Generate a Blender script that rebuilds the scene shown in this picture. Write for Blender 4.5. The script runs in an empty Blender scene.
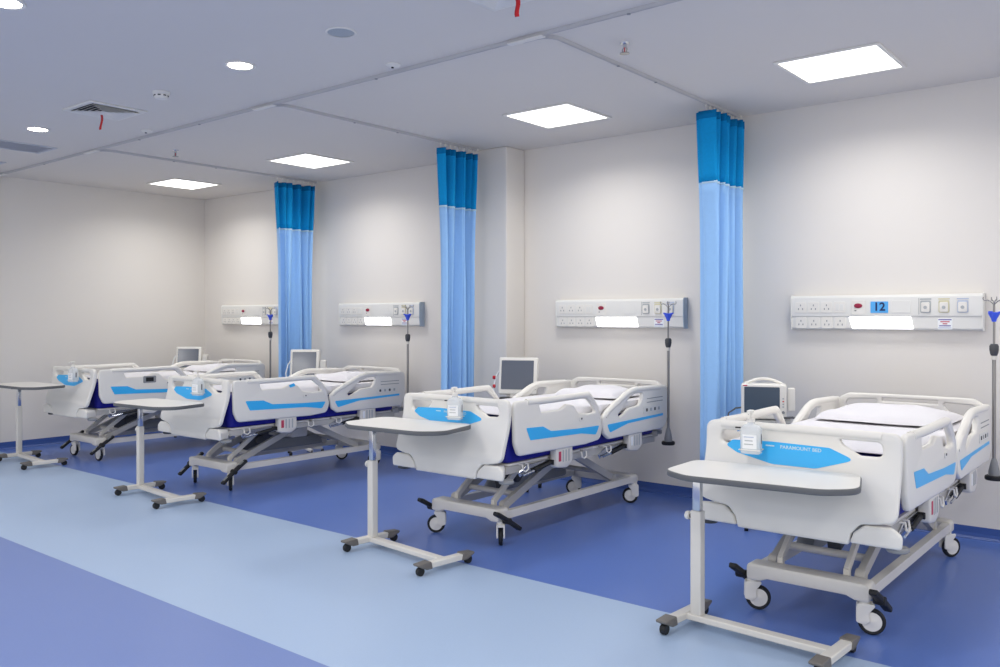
import bpy, bmesh, math, random
from mathutils import Vector, Matrix
from mathutils.geometry import tessellate_polygon
random.seed(7)
C = bpy.context.scene
COL = C.collection
PI = math.pi
R = math.radians

# ------------------------------------------------------------------ materials
def srgb(r, g, b):
    f = lambda c: (c/255/12.92) if c/255 <= .04045 else ((c/255+.055)/1.055)**2.4
    return (f(r), f(g), f(b), 1)

def mat(name, rgb, rough=.5, metal=0, spec=.5, noise=0., nscale=40., bump=0., bscale=200., coat=0., emit=None, estr=0., trans=0., alpha=1., ior=1.45, sheen=0.):
    m = bpy.data.materials.new(name); m.use_nodes = True
    nt = m.node_tree; b = nt.nodes['Principled BSDF']
    b.inputs['Base Color'].default_value = srgb(*rgb)
    b.inputs['Roughness'].default_value = rough
    b.inputs['Metallic'].default_value = metal
    b.inputs['Specular IOR Level'].default_value = spec
    b.inputs['Coat Weight'].default_value = coat
    b.inputs['Transmission Weight'].default_value = trans
    b.inputs['Alpha'].default_value = alpha
    b.inputs['IOR'].default_value = ior
    b.inputs['Sheen Weight'].default_value = sheen
    if emit:
        b.inputs['Emission Color'].default_value = srgb(*emit)
        b.inputs['Emission Strength'].default_value = estr
    if noise or bump:
        tc = nt.nodes.new('ShaderNodeTexCoord')
        if noise:
            n = nt.nodes.new('ShaderNodeTexNoise'); n.inputs['Scale'].default_value = nscale; n.inputs['Detail'].default_value = 4
            mx = nt.nodes.new('ShaderNodeMix'); mx.data_type = 'RGBA'
            c = srgb(*rgb)
            mx.inputs['A'].default_value = tuple(x*(1-noise) for x in c[:3])+(1,)
            mx.inputs['B'].default_value = tuple(min(1, x*(1+noise)) for x in c[:3])+(1,)
            nt.links.new(tc.outputs['Object'], n.inputs['Vector'])
            nt.links.new(n.outputs['Fac'], mx.inputs['Factor'])
            nt.links.new(mx.outputs['Result'], b.inputs['Base Color'])
        if bump:
            n = nt.nodes.new('ShaderNodeTexNoise'); n.inputs['Scale'].default_value = bscale
            bp = nt.nodes.new('ShaderNodeBump'); bp.inputs['Strength'].default_value = bump; bp.inputs['Distance'].default_value = .01
            nt.links.new(tc.outputs['Object'], n.inputs['Vector'])
            nt.links.new(n.outputs['Fac'], bp.inputs['Height'])
            nt.links.new(bp.outputs['Normal'], b.inputs['Normal'])
    return m

M = dict(
    wall=mat('wall paint', (229, 224, 217), .85, spec=.2, noise=.012, nscale=1.5, bump=.05, bscale=120),
    ceiling=mat('ceiling paint', (226, 221, 214), .9, spec=.2, noise=.01, nscale=2),
    floor_dark=mat('blue vinyl', (92, 121, 192), .32, spec=.45, noise=.07, nscale=90),
    floor_light=mat('pale blue vinyl', (168, 189, 217), .36, spec=.4, noise=.04, nscale=90),
    floor_lilac=mat('periwinkle vinyl', (116, 136, 190), .36, spec=.4, noise=.06, nscale=110),
    skirt=mat('blue coved skirting', (62, 90, 156), .4, spec=.4, noise=.05, nscale=90),
    white=mat('white moulded plastic', (232, 229, 222), .4, spec=.45, noise=.008, nscale=6),
    cream=mat('white coated steel', (222, 218, 210), .4, spec=.5, noise=.01, nscale=8),
    grey=mat('grey plastic', (146, 148, 150), .5, noise=.03),
    frame_grey=mat('grey painted steel', (192, 189, 183), .42, metal=.1, noise=.03, nscale=12),
    dark=mat('black rubber', (30, 31, 34), .6, noise=.1),
    dgrey=mat('dark grey plastic', (74, 76, 80), .5, noise=.05),
    taupe=mat('grey brown plastic', (112, 108, 104), .5, noise=.04),
    edge=mat('grey table edging', (98, 100, 102), .5, noise=.03),
    chrome=mat('chromed steel', (205, 208, 214), .18, metal=1, noise=.02),
    inox=mat('brushed steel pole', (150, 148, 146), .3, metal=.9, noise=.04),
    navy=mat('navy mattress cover', (28, 30, 140), .5, spec=.35, noise=.08, nscale=10),
    sky=mat('sky blue decal', (58, 182, 246), .35, spec=.5, noise=.02),
    linen=mat('white linen', (230, 228, 231), .85, spec=.15, noise=.012, bump=.12, bscale=14),
    pillow=mat('white pillowcase', (228, 226, 229), .85, spec=.15, noise=.012, bump=.15, bscale=12),
    net=mat('deep blue curtain net', (22, 152, 216), .8, spec=.1, noise=.1, nscale=60),
    hem=mat('curtain heading tape', (10, 118, 176), .8, spec=.1, noise=.05),
    cloth=mat('light blue curtain cloth', (158, 203, 249), .8, spec=.15, noise=.04, nscale=30, sheen=.1),
    lum=mat('light diffuser', (255, 255, 255), .6, emit=(255, 253, 248), estr=2.5),
    down=mat('downlight lens', (255, 255, 255), .6, emit=(255, 247, 232), estr=14),
    strip=mat('console light lens', (255, 255, 255), .6, emit=(255, 255, 255), estr=3.2),
    frost=mat('frosted bottle', (236, 240, 242), .25, spec=.5, alpha=.6, noise=.01),
    label=mat('white paper label', (240, 242, 243), .6, noise=.01),
    screen=mat('dark glossy screen', (70, 84, 100), .14, spec=.6, noise=.03, nscale=3),
    screen_b=mat('grey glossy screen', (98, 104, 116), .12, spec=.6, noise=.03, nscale=3),
    red=mat('red plastic', (190, 30, 44), .4, noise=.03),
    ribbon=mat('red ribbon', (205, 38, 44), .7, noise=.04),
    crimson=mat('dark red button', (150, 24, 60), .35, noise=.03),
    cblue=mat('cobalt blue plastic', (66, 98, 232), .4, noise=.03),
    card=mat('light blue number card', (86, 172, 236), .5, noise=.02),
    ink=mat('navy ink', (28, 42, 92), .6, noise=.05),
    violet=mat('violet ink', (88, 76, 158), .6, noise=.05),
    rink=mat('red ink', (190, 60, 90), .6, noise=.05),
    gasgrey=mat('grey gas rim', (176, 180, 182), .5, noise=.03),
    gasyel=mat('yellow gas rim', (216, 210, 176), .5, noise=.03),
    gasblue=mat('pale blue gas rim', (190, 198, 216), .5, noise=.03),
    ventgrey=mat('vent grey', (204, 206, 211), .6, noise=.03),
    ventdark=mat('vent cavity', (58, 62, 68), .8, noise=.05),
    cable=mat('grey cable', (90, 92, 96), .6, noise=.05),
    console=mat('console enamel', (229, 228, 223), .4, spec=.45, noise=.006, nscale=5),
    cendcap=mat('blue grey end cap', (170, 184, 198), .45, noise=.02),
    rail=mat('track enamel', (196, 195, 196), .5, noise=.01),
    pmark=mat('pale print', (196, 226, 244), .5, noise=.02),
)

# ------------------------------------------------------------------ mesh helpers
def new(): return bmesh.new()

def obj(name, bm, m, parent=None, smooth=40, bevel=0, seg=2, sub=0, solid=0, loc=None):
    bmesh.ops.remove_doubles(bm, verts=bm.verts, dist=1e-5)
    bmesh.ops.recalc_face_normals(bm, faces=bm.faces)
    me = bpy.data.meshes.new(name); bm.to_mesh(me); bm.free()
    o = bpy.data.objects.new(name, me); COL.objects.link(o)
    me.materials.append(M[m] if isinstance(m, str) else m)
    if smooth:
        me.polygons.foreach_set('use_smooth', [True]*len(me.polygons))
        me.set_sharp_from_angle(angle=R(smooth))
    if solid:
        md = o.modifiers.new('s', 'SOLIDIFY'); md.thickness = solid; md.offset = 0
    if sub:
        md = o.modifiers.new('u', 'SUBSURF'); md.levels = sub; md.render_levels = sub
    if bevel:
        md = o.modifiers.new('b', 'BEVEL'); md.width = bevel; md.segments = seg; md.limit_method = 'ANGLE'; md.angle_limit = R(35)
    if parent: o.parent = parent
    if loc: o.location = loc
    return o

def box(bm, c, s, rot=None, taper=None):
    x, y, z = (v/2 for v in s)
    vs = []
    for sz in (-1, 1):
        for sy in (-1, 1):
            for sx in (-1, 1):
                k = taper if (taper and sz > 0) else 1
                v = Vector((sx*x*k, sy*y*k, sz*z))
                if rot: v = rot @ v
                vs.append(bm.verts.new(v + Vector(c)))
    for f in ((0, 2, 3, 1), (4, 5, 7, 6), (0, 1, 5, 4), (2, 6, 7, 3), (0, 4, 6, 2), (1, 3, 7, 5)):
        bm.faces.new([vs[i] for i in f])
    return vs

def bar(bm, p0, p1, w, h, up=(0, 0, 1)):
    p0, p1 = Vector(p0), Vector(p1); d = (p1-p0); L = d.length; d.normalize()
    s = d.cross(Vector(up)).normalized(); u = s.cross(d)
    rot = Matrix((s, d, u)).transposed()
    box(bm, (p0+p1)/2, (w, L, h), rot)

def lathe(bm, prof, c=(0, 0, 0), axis='z', n=24):
    # prof: list of (radius, height)
    c = Vector(c)
    def P(r, h, a):
        ca, sa = r*math.cos(a), r*math.sin(a)
        v = {'z': (ca, sa, h), 'y': (ca, h, sa), 'x': (h, ca, sa)}[axis]
        return c + Vector(v)
    rings = []
    for r, h in prof:
        if r < 1e-6: rings.append([bm.verts.new(P(0, h, 0))])
        else: rings.append([bm.verts.new(P(r, h, 2*PI*i/n)) for i in range(n)])
    for a, b in zip(rings, rings[1:]):
        for i in range(n):
            j = (i+1) % n
            if len(a) == 1 and len(b) == 1: continue
            if len(a) == 1: bm.faces.new((a[0], b[i], b[j]))
            elif len(b) == 1: bm.faces.new((a[i], a[j], b[0]))
            else: bm.faces.new((a[i], a[j], b[j], b[i]))

def cyl(bm, c, r, h0, h1, axis='z', n=24, b=0):
    lathe(bm, [(0, h0), (r-b, h0), (r, h0+b), (r, h1-b), (r-b, h1), (0, h1)] if b else [(0, h0), (r, h0), (r, h1), (0, h1)], c, axis, n)

def tube(bm, pts, r, n=10, closed=False, flat=1.0):
    pts = [Vector(p) for p in pts]; N = len(pts)
    rings = []; prev = None
    for i, p in enumerate(pts):
        a = pts[i-1] if (i > 0 or closed) else p
        b = pts[(i+1) % N] if (i < N-1 or closed) else p
        d = (b-a).normalized()
        if prev is None:
            ref = Vector((0, 0, 1)) if abs(d.z) < .9 else Vector((1, 0, 0))
            s = d.cross(ref).normalized()
        else:
            s = (prev - d*prev.dot(d)).normalized()
        prev = s; u = d.cross(s)
        rings.append([bm.verts.new(p + s*(r*math.cos(2*PI*k/n)) + u*(r*flat*math.sin(2*PI*k/n))) for k in range(n)])
    pairs = list(zip(rings, rings[1:])) + ([(rings[-1], rings[0])] if closed else [])
    for a, b in pairs:
        for k in range(n):
            bm.faces.new((a[k], a[(k+1) % n], b[(k+1) % n], b[k]))
    if not closed:
        bm.faces.new(rings[0][::-1]); bm.faces.new(rings[-1])

def fillet(pts, n=5):
    # pts (a, b, r) -> polygon with rounded corners
    out = []; N = len(pts)
    for i in range(N):
        p = Vector(pts[i][:2]); r = pts[i][2] if len(pts[i]) > 2 else 0
        if r <= 0: out.append(p); continue
        a = (Vector(pts[i-1][:2])-p); b = (Vector(pts[(i+1) % N][:2])-p)
        la, lb = a.length, b.length; a.normalize(); b.normalize()
        ang = a.angle(b); t = min(r/math.tan(ang/2), la*.48, lb*.48)
        p0, p1 = p+a*t, p+b*t
        for k in range(n+1):
            s = k/n
            out.append(p0*(1-s)**2 + p*2*s*(1-s) + p1*s*s)
    return out

def area2(L): return sum(L[i-1].x*L[i].y-L[i].x*L[i-1].y for i in range(len(L)))

def offset(L, d):
    N = len(L); out = []
    for i in range(N):
        e0 = (L[i]-L[i-1]); e1 = (L[(i+1) % N]-L[i])
        if e0.length < 1e-7: e0 = e1
        if e1.length < 1e-7: e1 = e0
        e0, e1 = e0.normalized(), e1.normalized()
        n0, n1 = Vector((-e0.y, e0.x)), Vector((-e1.y, e1.x))
        m = n0+n1
        if m.length < 1e-4: m = n0
        m.normalize(); k = max(.5, m.dot(n0))
        out.append(L[i]+m*(d/k))
    return out

def prism(bm, outer, holes=(), t0=0, t1=.03, b=.006, mp=None, seg=2):
    """rounded-edge plate from 2D loops; mp(a, b, t) -> 3D"""
    mp = mp or (lambda a, bb, t: (a, bb, t))
    loops = []
    outer = [Vector(p[:2]) for p in outer]
    if area2(outer) < 0: outer = outer[::-1]
    loops.append(outer)
    for h in holes:
        h = [Vector(p[:2]) for p in h]
        if area2(h) > 0: h = h[::-1]
        loops.append(h)
    layers = []
    for k in range(seg+1):
        a = (PI/2)*k/seg
        layers.append((b*(1-math.sin(a)), t0+b*(1-math.cos(a))))
    prof = layers + [(o, t1-(t-t0)) for o, t in layers[::-1]]
    rings = []          # rings[layer][loop]
    for o, t in prof:
        rings.append([[bm.verts.new(mp(p.x, p.y, t)) for p in (offset(L, o) if o > 1e-9 else L)] for L in loops])
    for A, B in zip(rings, rings[1:]):
        for la, lb in zip(A, B):
            for i in range(len(la)):
                j = (i+1) % len(la)
                bm.faces.new((la[i], la[j], lb[j], lb[i]))
    cap2 = [[Vector((p.x, p.y, 0)) for p in (offset(L, prof[0][0]) if prof[0][0] > 1e-9 else L)] for L in loops]
    tris = tessellate_polygon(cap2)
    for ring in (rings[0], rings[-1]):
        flat = [v for L in ring for v in L]
        for t in tris:
            try: bm.faces.new([flat[i] for i in t])
            except ValueError: pass

def rrect(w, h, r, cx=0, cy=0, n=5):
    return fillet([(cx-w/2, cy-h/2, r), (cx+w/2, cy-h/2, r), (cx+w/2, cy+h/2, r), (cx-w/2, cy+h/2, r)], n)

XZ = lambda y0=0: (lambda a, b, t: (a, y0+t, b))
YZ = lambda x0=0: (lambda a, b, t: (x0+t, a, b))

def text_bm(s, size, mp, align='CENTER', ext=.0008, bold=0.):
    cu = bpy.data.curves.new('t', 'FONT'); cu.body = s; cu.size = size; cu.align_x = align; cu.align_y = 'CENTER'; cu.extrude = ext; cu.resolution_u = 3; cu.offset = bold
    o = bpy.data.objects.new('t', cu); COL.objects.link(o)
    dg = bpy.context.evaluated_depsgraph_get(); dg.update()
    me = bpy.data.meshes.new_from_object(o.evaluated_get(dg))
    bm = bmesh.new(); bm.from_mesh(me)
    for v in bm.verts: v.co = Vector(mp(v.co.x, v.co.y, v.co.z))
    bpy.data.objects.remove(o); bpy.data.curves.remove(cu); bpy.data.meshes.remove(me)
    return bm

def thing(name, label, cat, loc=(0, 0, 0), rz=0, group=None):
    o = bpy.data.objects.new(name, None); COL.objects.link(o); o.empty_display_size = .1
    o.location = loc; o.rotation_euler = (0, 0, rz)
    return tag(o, label, cat, group)

def tag(o, label, cat, group=None):
    o['label'] = label; o['category'] = cat
    if group: o['group'] = group
    return o

def struct(name, bm, m, **k):
    o = obj(name, bm, m, **k); o['kind'] = 'structure'; return o

def kids(o): return KIDS.get(o.name, [])
KIDS = {}
def index_children():
    KIDS.clear()
    for o in COL.objects:
        if o.parent: KIDS.setdefault(o.parent.name, []).append(o)

def dup(root, loc, rz, label, group=None, skip=()):
    index_children()
    def cp(o, parent):
        c = o.copy(); COL.objects.link(c)
        if parent: c.parent = parent
        for ch in kids(o):
            if ch.name.split('.')[0] in skip: continue
            cp(ch, c)
        return c
    c = cp(root, None); c.location = loc; c.rotation_euler = (0, 0, rz); c['label'] = label
    if group: c['group'] = group
    return c

# ------------------------------------------------------------------ room
ZC = 3.22
XL, XR, YB = -10.94, 3.2, -10.2
bm = new()
def quad(bm, pts): bm.faces.new([bm.verts.new(p) for p in pts])
def slab(bm, x0, x1, y0, y1, z0, z1): box(bm, ((x0+x1)/2, (y0+y1)/2, (z0+z1)/2), (x1-x0, y1-y0, z1-z0))

fl = new(); slab(fl, XL-.2, XR, -2.73, .2, -.12, 0); 
floor = struct('floor', fl, 'floor_dark', smooth=0)
for nm, y0, y1, m in (('floor_stripe_pale', -4.31, -2.73, 'floor_light'), ('floor_stripe_lilac', YB, -4.31, 'floor_lilac')):
    b = new(); slab(b, XL-.2, XR, y0, y1, -.12, 0); struct('floor', b, m, smooth=0)
b = new(); slab(b, XL-.2, XR, YB, .2, ZC, ZC+.12); struct('ceiling', b, 'ceiling', smooth=0)
b = new(); slab(b, XL-.2, XR, 0, .2, 0, ZC); struct('wall_back', b, 'wall', smooth=0)
b = new(); slab(b, XL-.2, XL, YB, 0, 0, ZC); struct('wall_left', b, 'wall', smooth=0)
b = new(); slab(b, -5.78, -5.22, -.29, 0, 0, ZC); struct('wall_pier', b, 'wall', smooth=0, bevel=.012)
# coved blue skirting
def skirt(name, x0, y0, x1, y1, nx, ny):
    prof = [(0.0, 0.085), (.006, .085), (.008, .04), (.014, .018), (.03, .002), (.03, 0), (0, 0)]
    b = new(); A, B = [], []
    for d, z in prof:
        A.append(b.verts.new((x0+nx*d, y0+ny*d, z))); B.append(b.verts.new((x1+nx*d, y1+ny*d, z)))
    for i in range(len(prof)):
        j = (i+1) % len(prof); b.faces.new((A[i], A[j], B[j], B[i]))
    b.faces.new(A); b.faces.new(B[::-1])
    struct(name, b, 'skirt', smooth=0)
skirt('baseboard_back', -5.22, 0, XR, 0, 0, -1)
skirt('baseboard_back', XL, 0, -5.78, 0, 0, -1)
skirt('baseboard_pier', -5.78, -.29, -5.22, -.29, 0, -1)
skirt('baseboard_pier', -5.22, -.29, -5.22, 0, 1, 0)
skirt('baseboard_left', XL, YB, XL, 0, 1, 0)
b = new(); slab(b, XL, XL+.02, -2.80, -2.69, .085, ZC); struct('trim_1', b, 'white', smooth=0, bevel=.004)

# ------------------------------------------------------------------ ceiling fittings
def light_panel(x, label):
    t = thing('ceiling_light', label, 'ceiling light', (x, -1.0, ZC), 0, 'square ceiling lights over the beds')
    b = new(); w, d = .66, .64
    prism(b, rrect(w, d, .004, n=1), [rrect(w-.05, d-.05, .002, n=1)], -.012, -.0005, .002)
    obj('frame', b, 'white', t)
    b = new(); box(b, (0, 0, -.005), (w-.056, d-.056, .006)); obj('diffuser', b, 'lum', t, smooth=0)
light_panel(-1.835, 'square white ceiling light nearest the right edge, over the bed marked 12')
light_panel(-4.115, 'square ceiling light between the middle curtain and the right curtain')
light_panel(-7.32, 'square ceiling light between the far left curtain and the middle curtain')
light_panel(-9.79, 'square ceiling light in the far corner, left of every curtain')

def downlight(x, y, label):
    t = thing('downlight', label, 'ceiling light', (x, y, ZC), 0, 'round downlights in the corridor ceiling')
    b = new(); lathe(b, [(.078, -.0005), (.1, -.0005), (.1, -.005), (.096, -.009), (.08, -.007), (.078, -.004)], n=40); obj('frame', b, 'white', t)
    b = new(); cyl(b, (0, 0, 0), .0775, -.006, -.0006, n=40); obj('lens', b, 'down', t)
downlight(-4.914, -3.48, 'round glowing downlight at the centre of the row, left of the round speaker')
downlight(-7.96, -3.49, 'small round glowing downlight beside the far return grille')
downlight(-4.897, -4.925, 'round downlight cut by the upper left corner of the photo')

def diffuser(x, y, label, ribbon):
    t = thing('air_vent', label, 'vent', (x, y, ZC), 0, 'air vents with red ribbons')
    s = .47
    b = new(); prism(b, rrect(s, s, .004, n=1), [rrect(s-.1, s-.1, .002, n=1)], -.012, -.0005, .003); obj('frame', b, 'white', t)
    b = new(); box(b, (0, 0, -.002), (s-.104, s-.104, .002)); obj('cavity', b, 'ventdark', t, smooth=0)
    for k in range(5):      # nested square louvres flaring outwards
        b = new(); r0 = .012+k*.036; r1 = r0+.034
        A = [b.verts.new((r0*i, r0*j, -.004)) for i, j in ((-1, -1), (1, -1), (1, 1), (-1, 1))]; Bq = [b.verts.new((r1*i, r1*j, -.024)) for i, j in ((-1, -1), (1, -1), (1, 1), (-1, 1))]
        for i in range(4): b.faces.new((A[i], A[(i+1) % 4], Bq[(i+1) % 4], Bq[i]))
        obj('louvre', b, 'white', t, smooth=0, solid=.002)
    # red ribbon tied to a slat, streaming down
    rx, ry = ribbon
    b = new(); n = 8; prev = None
    for k in range(n+1):
        q = k/n; px = rx+.05*q+.012*math.sin(q*5); py = ry-.03*q; pz = -.02-.13*q
        v = [b.verts.new((px-.012, py, pz)), b.verts.new((px+.012, py+.006, pz))]
        if prev: b.faces.new((prev[0], prev[1], v[1], v[0]))
        prev = v
    obj('ribbon', b, 'ribbon', t, solid=.0015)
diffuser(-6.82, -3.45, 'square slatted air vent with a red ribbon between the two downlights', (-.1, .02))
diffuser(-2.73, -3.44, 'air vent at the top edge of the photo with a red ribbon hanging', (.02, .09))

def grille(x, y, sx, sy, label):
    t = thing('return_grille', label, 'vent', (x, y, ZC), 0, 'flat grey return grilles')
    b = new(); prism(b, rrect(sx, sy, .004, n=1), [rrect(sx-.05, sy-.05, .002, n=1)], -.01, -.0005, .002); obj('frame', b, 'ventgrey', t)
    b = new(); box(b, (0, 0, -.002), (sx-.052, sy-.052, .003)); 
    n = int((sy-.06)/.02)
    for k in range(n): box(b, (0, -sy/2+.035+k*.02, -.006), (sx-.055, .012, .002), Matrix.Rotation(R(25), 3, 'X'))
    obj('grille_face', b, 'ventgrey', t, smooth=0)
grille(-8.9, -3.31, .42, .62, 'grey flat return grille just left of the small far downlight')
grille(-10.12, -3.3, .42, .6, 'grey return grille at the far left edge of the photo')

t = thing('smoke_detector', 'round white smoke detector between the air vent and a downlight', 'smoke detector', (-5.95, -3.455, ZC))
b = new(); lathe(b, [(0, -.0005), (.062, -.0005), (.062, -.014), (.055, -.02), (.05, -.024), (.05, -.036), (.042, -.05), (.02, -.055), (0, -.055)], n=28); obj('body', b, 'white', t)
for k in range(8):
    a = k*PI/4; b = new(); box(b, (.0505*math.cos(a), .0505*math.sin(a), -.031), (.004, .02, .008), Matrix.Rotation(a, 3, 'Z')); obj('slot', b, 'dark', t, smooth=0)
t = thing('ceiling_speaker', 'round grey flush ceiling speaker near the top centre', 'speaker', (-3.89, -3.49, ZC))
b = new(); lathe(b, [(.078, -.0005), (.09, -.0005), (.09, -.005), (.086, -.008), (.078, -.006)], n=40); obj('frame', b, 'white', t)
b = new(); lathe(b, [(0, -.0015), (.0775, -.0015), (.0775, -.004), (.06, -.006), (0, -.007)], n=40); obj('grille_face', b, mat('speaker mesh', (176, 182, 186), .7, noise=.2, nscale=400), t)

def sensor(x, y, label):
    t = thing('track_sensor', label, 'sensor', (x, y, ZC), 0, 'small sensors beside the long ceiling track')
    b = new(); lathe(b, [(0, -.0005), (.05, -.0005), (.05, -.006), (.04, -.014), (.02, -.022), (0, -.023)], n=24); obj('body', b, 'white', t)
    b = new(); cyl(b, (.005, -.012, 0), .009, -.028, -.02, n=12); obj('lens', b, 'dark', t)
sensor(-4.12, -2.85, 'small white ceiling sensor with a dark dot, nearer one beside the track')
sensor(-7.27, -2.85, 'small white ceiling sensor beside the track, below the air vent')

def sprinkler(x, y, label):
    t = thing('sprinkler', label, 'sprinkler', (x, y, ZC), 0, 'ceiling sprinklers over the bays')
    b = new(); lathe(b, [(0, -.0005), (.03, -.0005), (.028, -.006), (.012, -.01), (.012, -.03), (0, -.03)], n=16); obj('body', b, 'chrome', t)
    b = new()
    for s in (-1, 1): tube(b, [(s*.008, 0, -.028), (s*.016, 0, -.04), (s*.012, 0, -.055), (0, 0, -.062)], .003, 6)
    obj('frame_arm', b, 'inox', t)
    b = new(); lathe(b, [(0, -.064), (.03, -.063), (.031, -.066), (0, -.067)], n=12); obj('deflector', b, 'inox', t)
    b = new(); cyl(b, (0, 0, 0), .004, -.06, -.03, n=8); obj('bulb', b, 'red', t)
sprinkler(-7.9, -2.21, 'tiny ceiling sprinkler hanging left of the far left curtain')
sprinkler(-2.71, -2.27, 'tiny ceiling sprinkler hanging near the right curtain track')

# curtain tracks
def rail_profile(bm, pts):
    pts = [Vector(p) for p in pts]; A = None
    prof = [(-.009, 0), (.009, 0), (.009, -.021), (.004, -.021), (.004, -.013), (-.004, -.013), (-.004, -.021), (-.009, -.021)]
    for i, p in enumerate(pts):
        d = (pts[min(i+1, len(pts)-1)]-pts[max(i-1, 0)]).normalized(); s = Vector((d.y, -d.x, 0))
        B = [bm.verts.new(p+s*a+Vector((0, 0, h))) for a, h in prof]
        if A:
            for k in range(8): bm.faces.new((A[k], A[(k+1) % 8], B[(k+1) % 8], B[k]))
        else: bm.faces.new(B)
        A = B
    bm.faces.new(A[::-1])
YT = -2.745
t = thing('curtain_track', 'long white curtain track running the length of the ceiling', 'curtain track', (0, 0, ZC-.0005))
b = new(); rail_profile(b, [(XL+.02, YT, 0), (XR-.1, YT, 0)]); obj('rail', b, 'rail', t, smooth=0)
for x in (-3.1, -5.68, -8.53, -10.72):
    b = new(); prism(b, rrect(.26, .05, .01), [], -.026, -.0215, .002); 
    for v in b.verts: v.co += Vector((x, YT, 0))
    obj('connector', b, 'white', t)
for x in (-1.8, -2.4, -4.4, -6.6, -7.6, -9.6):
    b = new(); cyl(b, (x, YT, 0), .011, -.026, -.0215, n=12); obj('runner', b, 'grey', t)
CURT = ((-2.95, -.03, 'right'), (-5.53, -.36, 'middle'), (-8.38, -.05, 'far left'))
for x, ye, which in CURT:
    t = thing('curtain_track', 'ceiling curtain track leading to the %s blue curtain' % which, 'curtain track', (x, 0, ZC-.0005), 0, 'cross tracks carrying the curtains')
    b = new(); r = .1
    pts = [(-.2, YT+.034, 0), (-r, YT+.034, 0)] + [(-r+r*math.sin(a), YT+.034+r-r*math.cos(a), 0) for a in (R(15), R(30), R(45), R(60), R(75), R(90))] + [(0, -2., 0), (0, -1., 0), (0, ye, 0)]
    rail_profile(b, pts); obj('rail', b, 'rail', t, smooth=0)
    b = new(); box(b, (0, ye-.01, -.013), (.03, .02, .03)); obj('end_cap', b, 'white', t, bevel=.003)
    for yy in (-1.95, -1.45):
        b = new(); cyl(b, (0, yy, 0), .01, -.026, -.0215, n=12); obj('runner', b, 'grey', t)

# ------------------------------------------------------------------ curtains
def curtain(x, y0, y1, zb, seed, label):
    rnd = random.Random(seed)
    t = thing('hospital_curtain', label, 'curtain', (x, (y0+y1)/2, 0), 0, 'gathered blue bay curtains')
    L = y1-y0; nf = max(7, int(L/.068)); ph = [rnd.uniform(-.5, .5) for _ in range(nf+2)]
    am = [rnd.uniform(.6, 1.15) for _ in range(nf+2)]
    NU = nf*14
    def pt(u, z):
        s = u*nf; i = int(min(s, nf-1e-6)); f = s-i
        a = am[i]*(1-f)+am[i+1]*f
        top = max(0, min(1, (z-2.5)/.65))
        A = (.075+.012*top)*a
        w = 1 + .06*top - .05*math.exp(-((z-2.2)/.5)**2)
        drift = .02*math.sin(z*1.3+i*1.7)
        yy = (u-.5)*L*w + .018*math.sin(2*PI*s*.5+seed) + drift*.6
        xx = A*math.sin(2*PI*(s+ph[i]*(1-f)*.3+ph[i+1]*f*.3)) + .012*math.sin(4*PI*s+1+z*.7) + drift*.4
        return (xx, yy, z)
    def sheet(z0, z1, nz):
        b = new(); g = [[b.verts.new(pt(i/NU, z0+(z1-z0)*j/nz)) for i in range(NU+1)] for j in range(nz+1)]
        for j in range(nz):
            for i in range(NU): b.faces.new((g[j][i], g[j][i+1], g[j+1][i+1], g[j+1][i]))
        return b
    zt = 3.14; zm = 2.60
    obj('net_band', sheet(zm, zt, 8), 'net', t, solid=.003, smooth=80)
    obj('cloth', sheet(zb, zm+.001, 26), 'cloth', t, solid=.003, smooth=80)
    b = new(); prev = None
    for i in range(NU+1):
        p = pt(i/NU, zt-.03); v = [b.verts.new((p[0], p[1], zt-.055)), b.verts.new((p[0], p[1], zt+.003))]
        if prev: b.faces.new((prev[0], v[0], v[1], prev[1]))
        prev = v
    obj('heading_tape', b, 'hem', t, solid=.006, smooth=80)
    seam = [pt(i/NU, zm) for i in range(NU+1)]
    b = new(); prev = None
    for p in seam:
        v = [b.verts.new((p[0]+.003, p[1], p[2]-.012)), b.verts.new((p[0]+.003, p[1], p[2]+.006))]
        if prev: b.faces.new((prev[0], v[0], v[1], prev[1]))
        prev = v
    obj('seam_tape', b, 'pmark', t, solid=.003, smooth=80)
    nh = nf+1
    for k in range(nh):
        yy = (k/(nh-1)-.5)*L*1.02
        b = new(); box(b, (0, yy, 3.188), (.01, .02, .014)); tube(b, [(0, yy, 3.184), (0, yy, 3.16), (.008, yy, 3.148), (.003, yy, 3.138)], .003, 6)
        obj('glider_hook', b, 'white', t, smooth=40)
curtain(-2.95, -.66, -.105, .42, 3, 'gathered blue curtain at the right, beside the bed marked 12')
curtain(-5.53, -.89, -.43, .42, 11, 'gathered blue curtain in the middle, in front of the wall pier')
curtain(-8.38, -.64, -.12, .42, 23, 'gathered blue curtain farthest left, partly hiding the farthest console')

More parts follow.
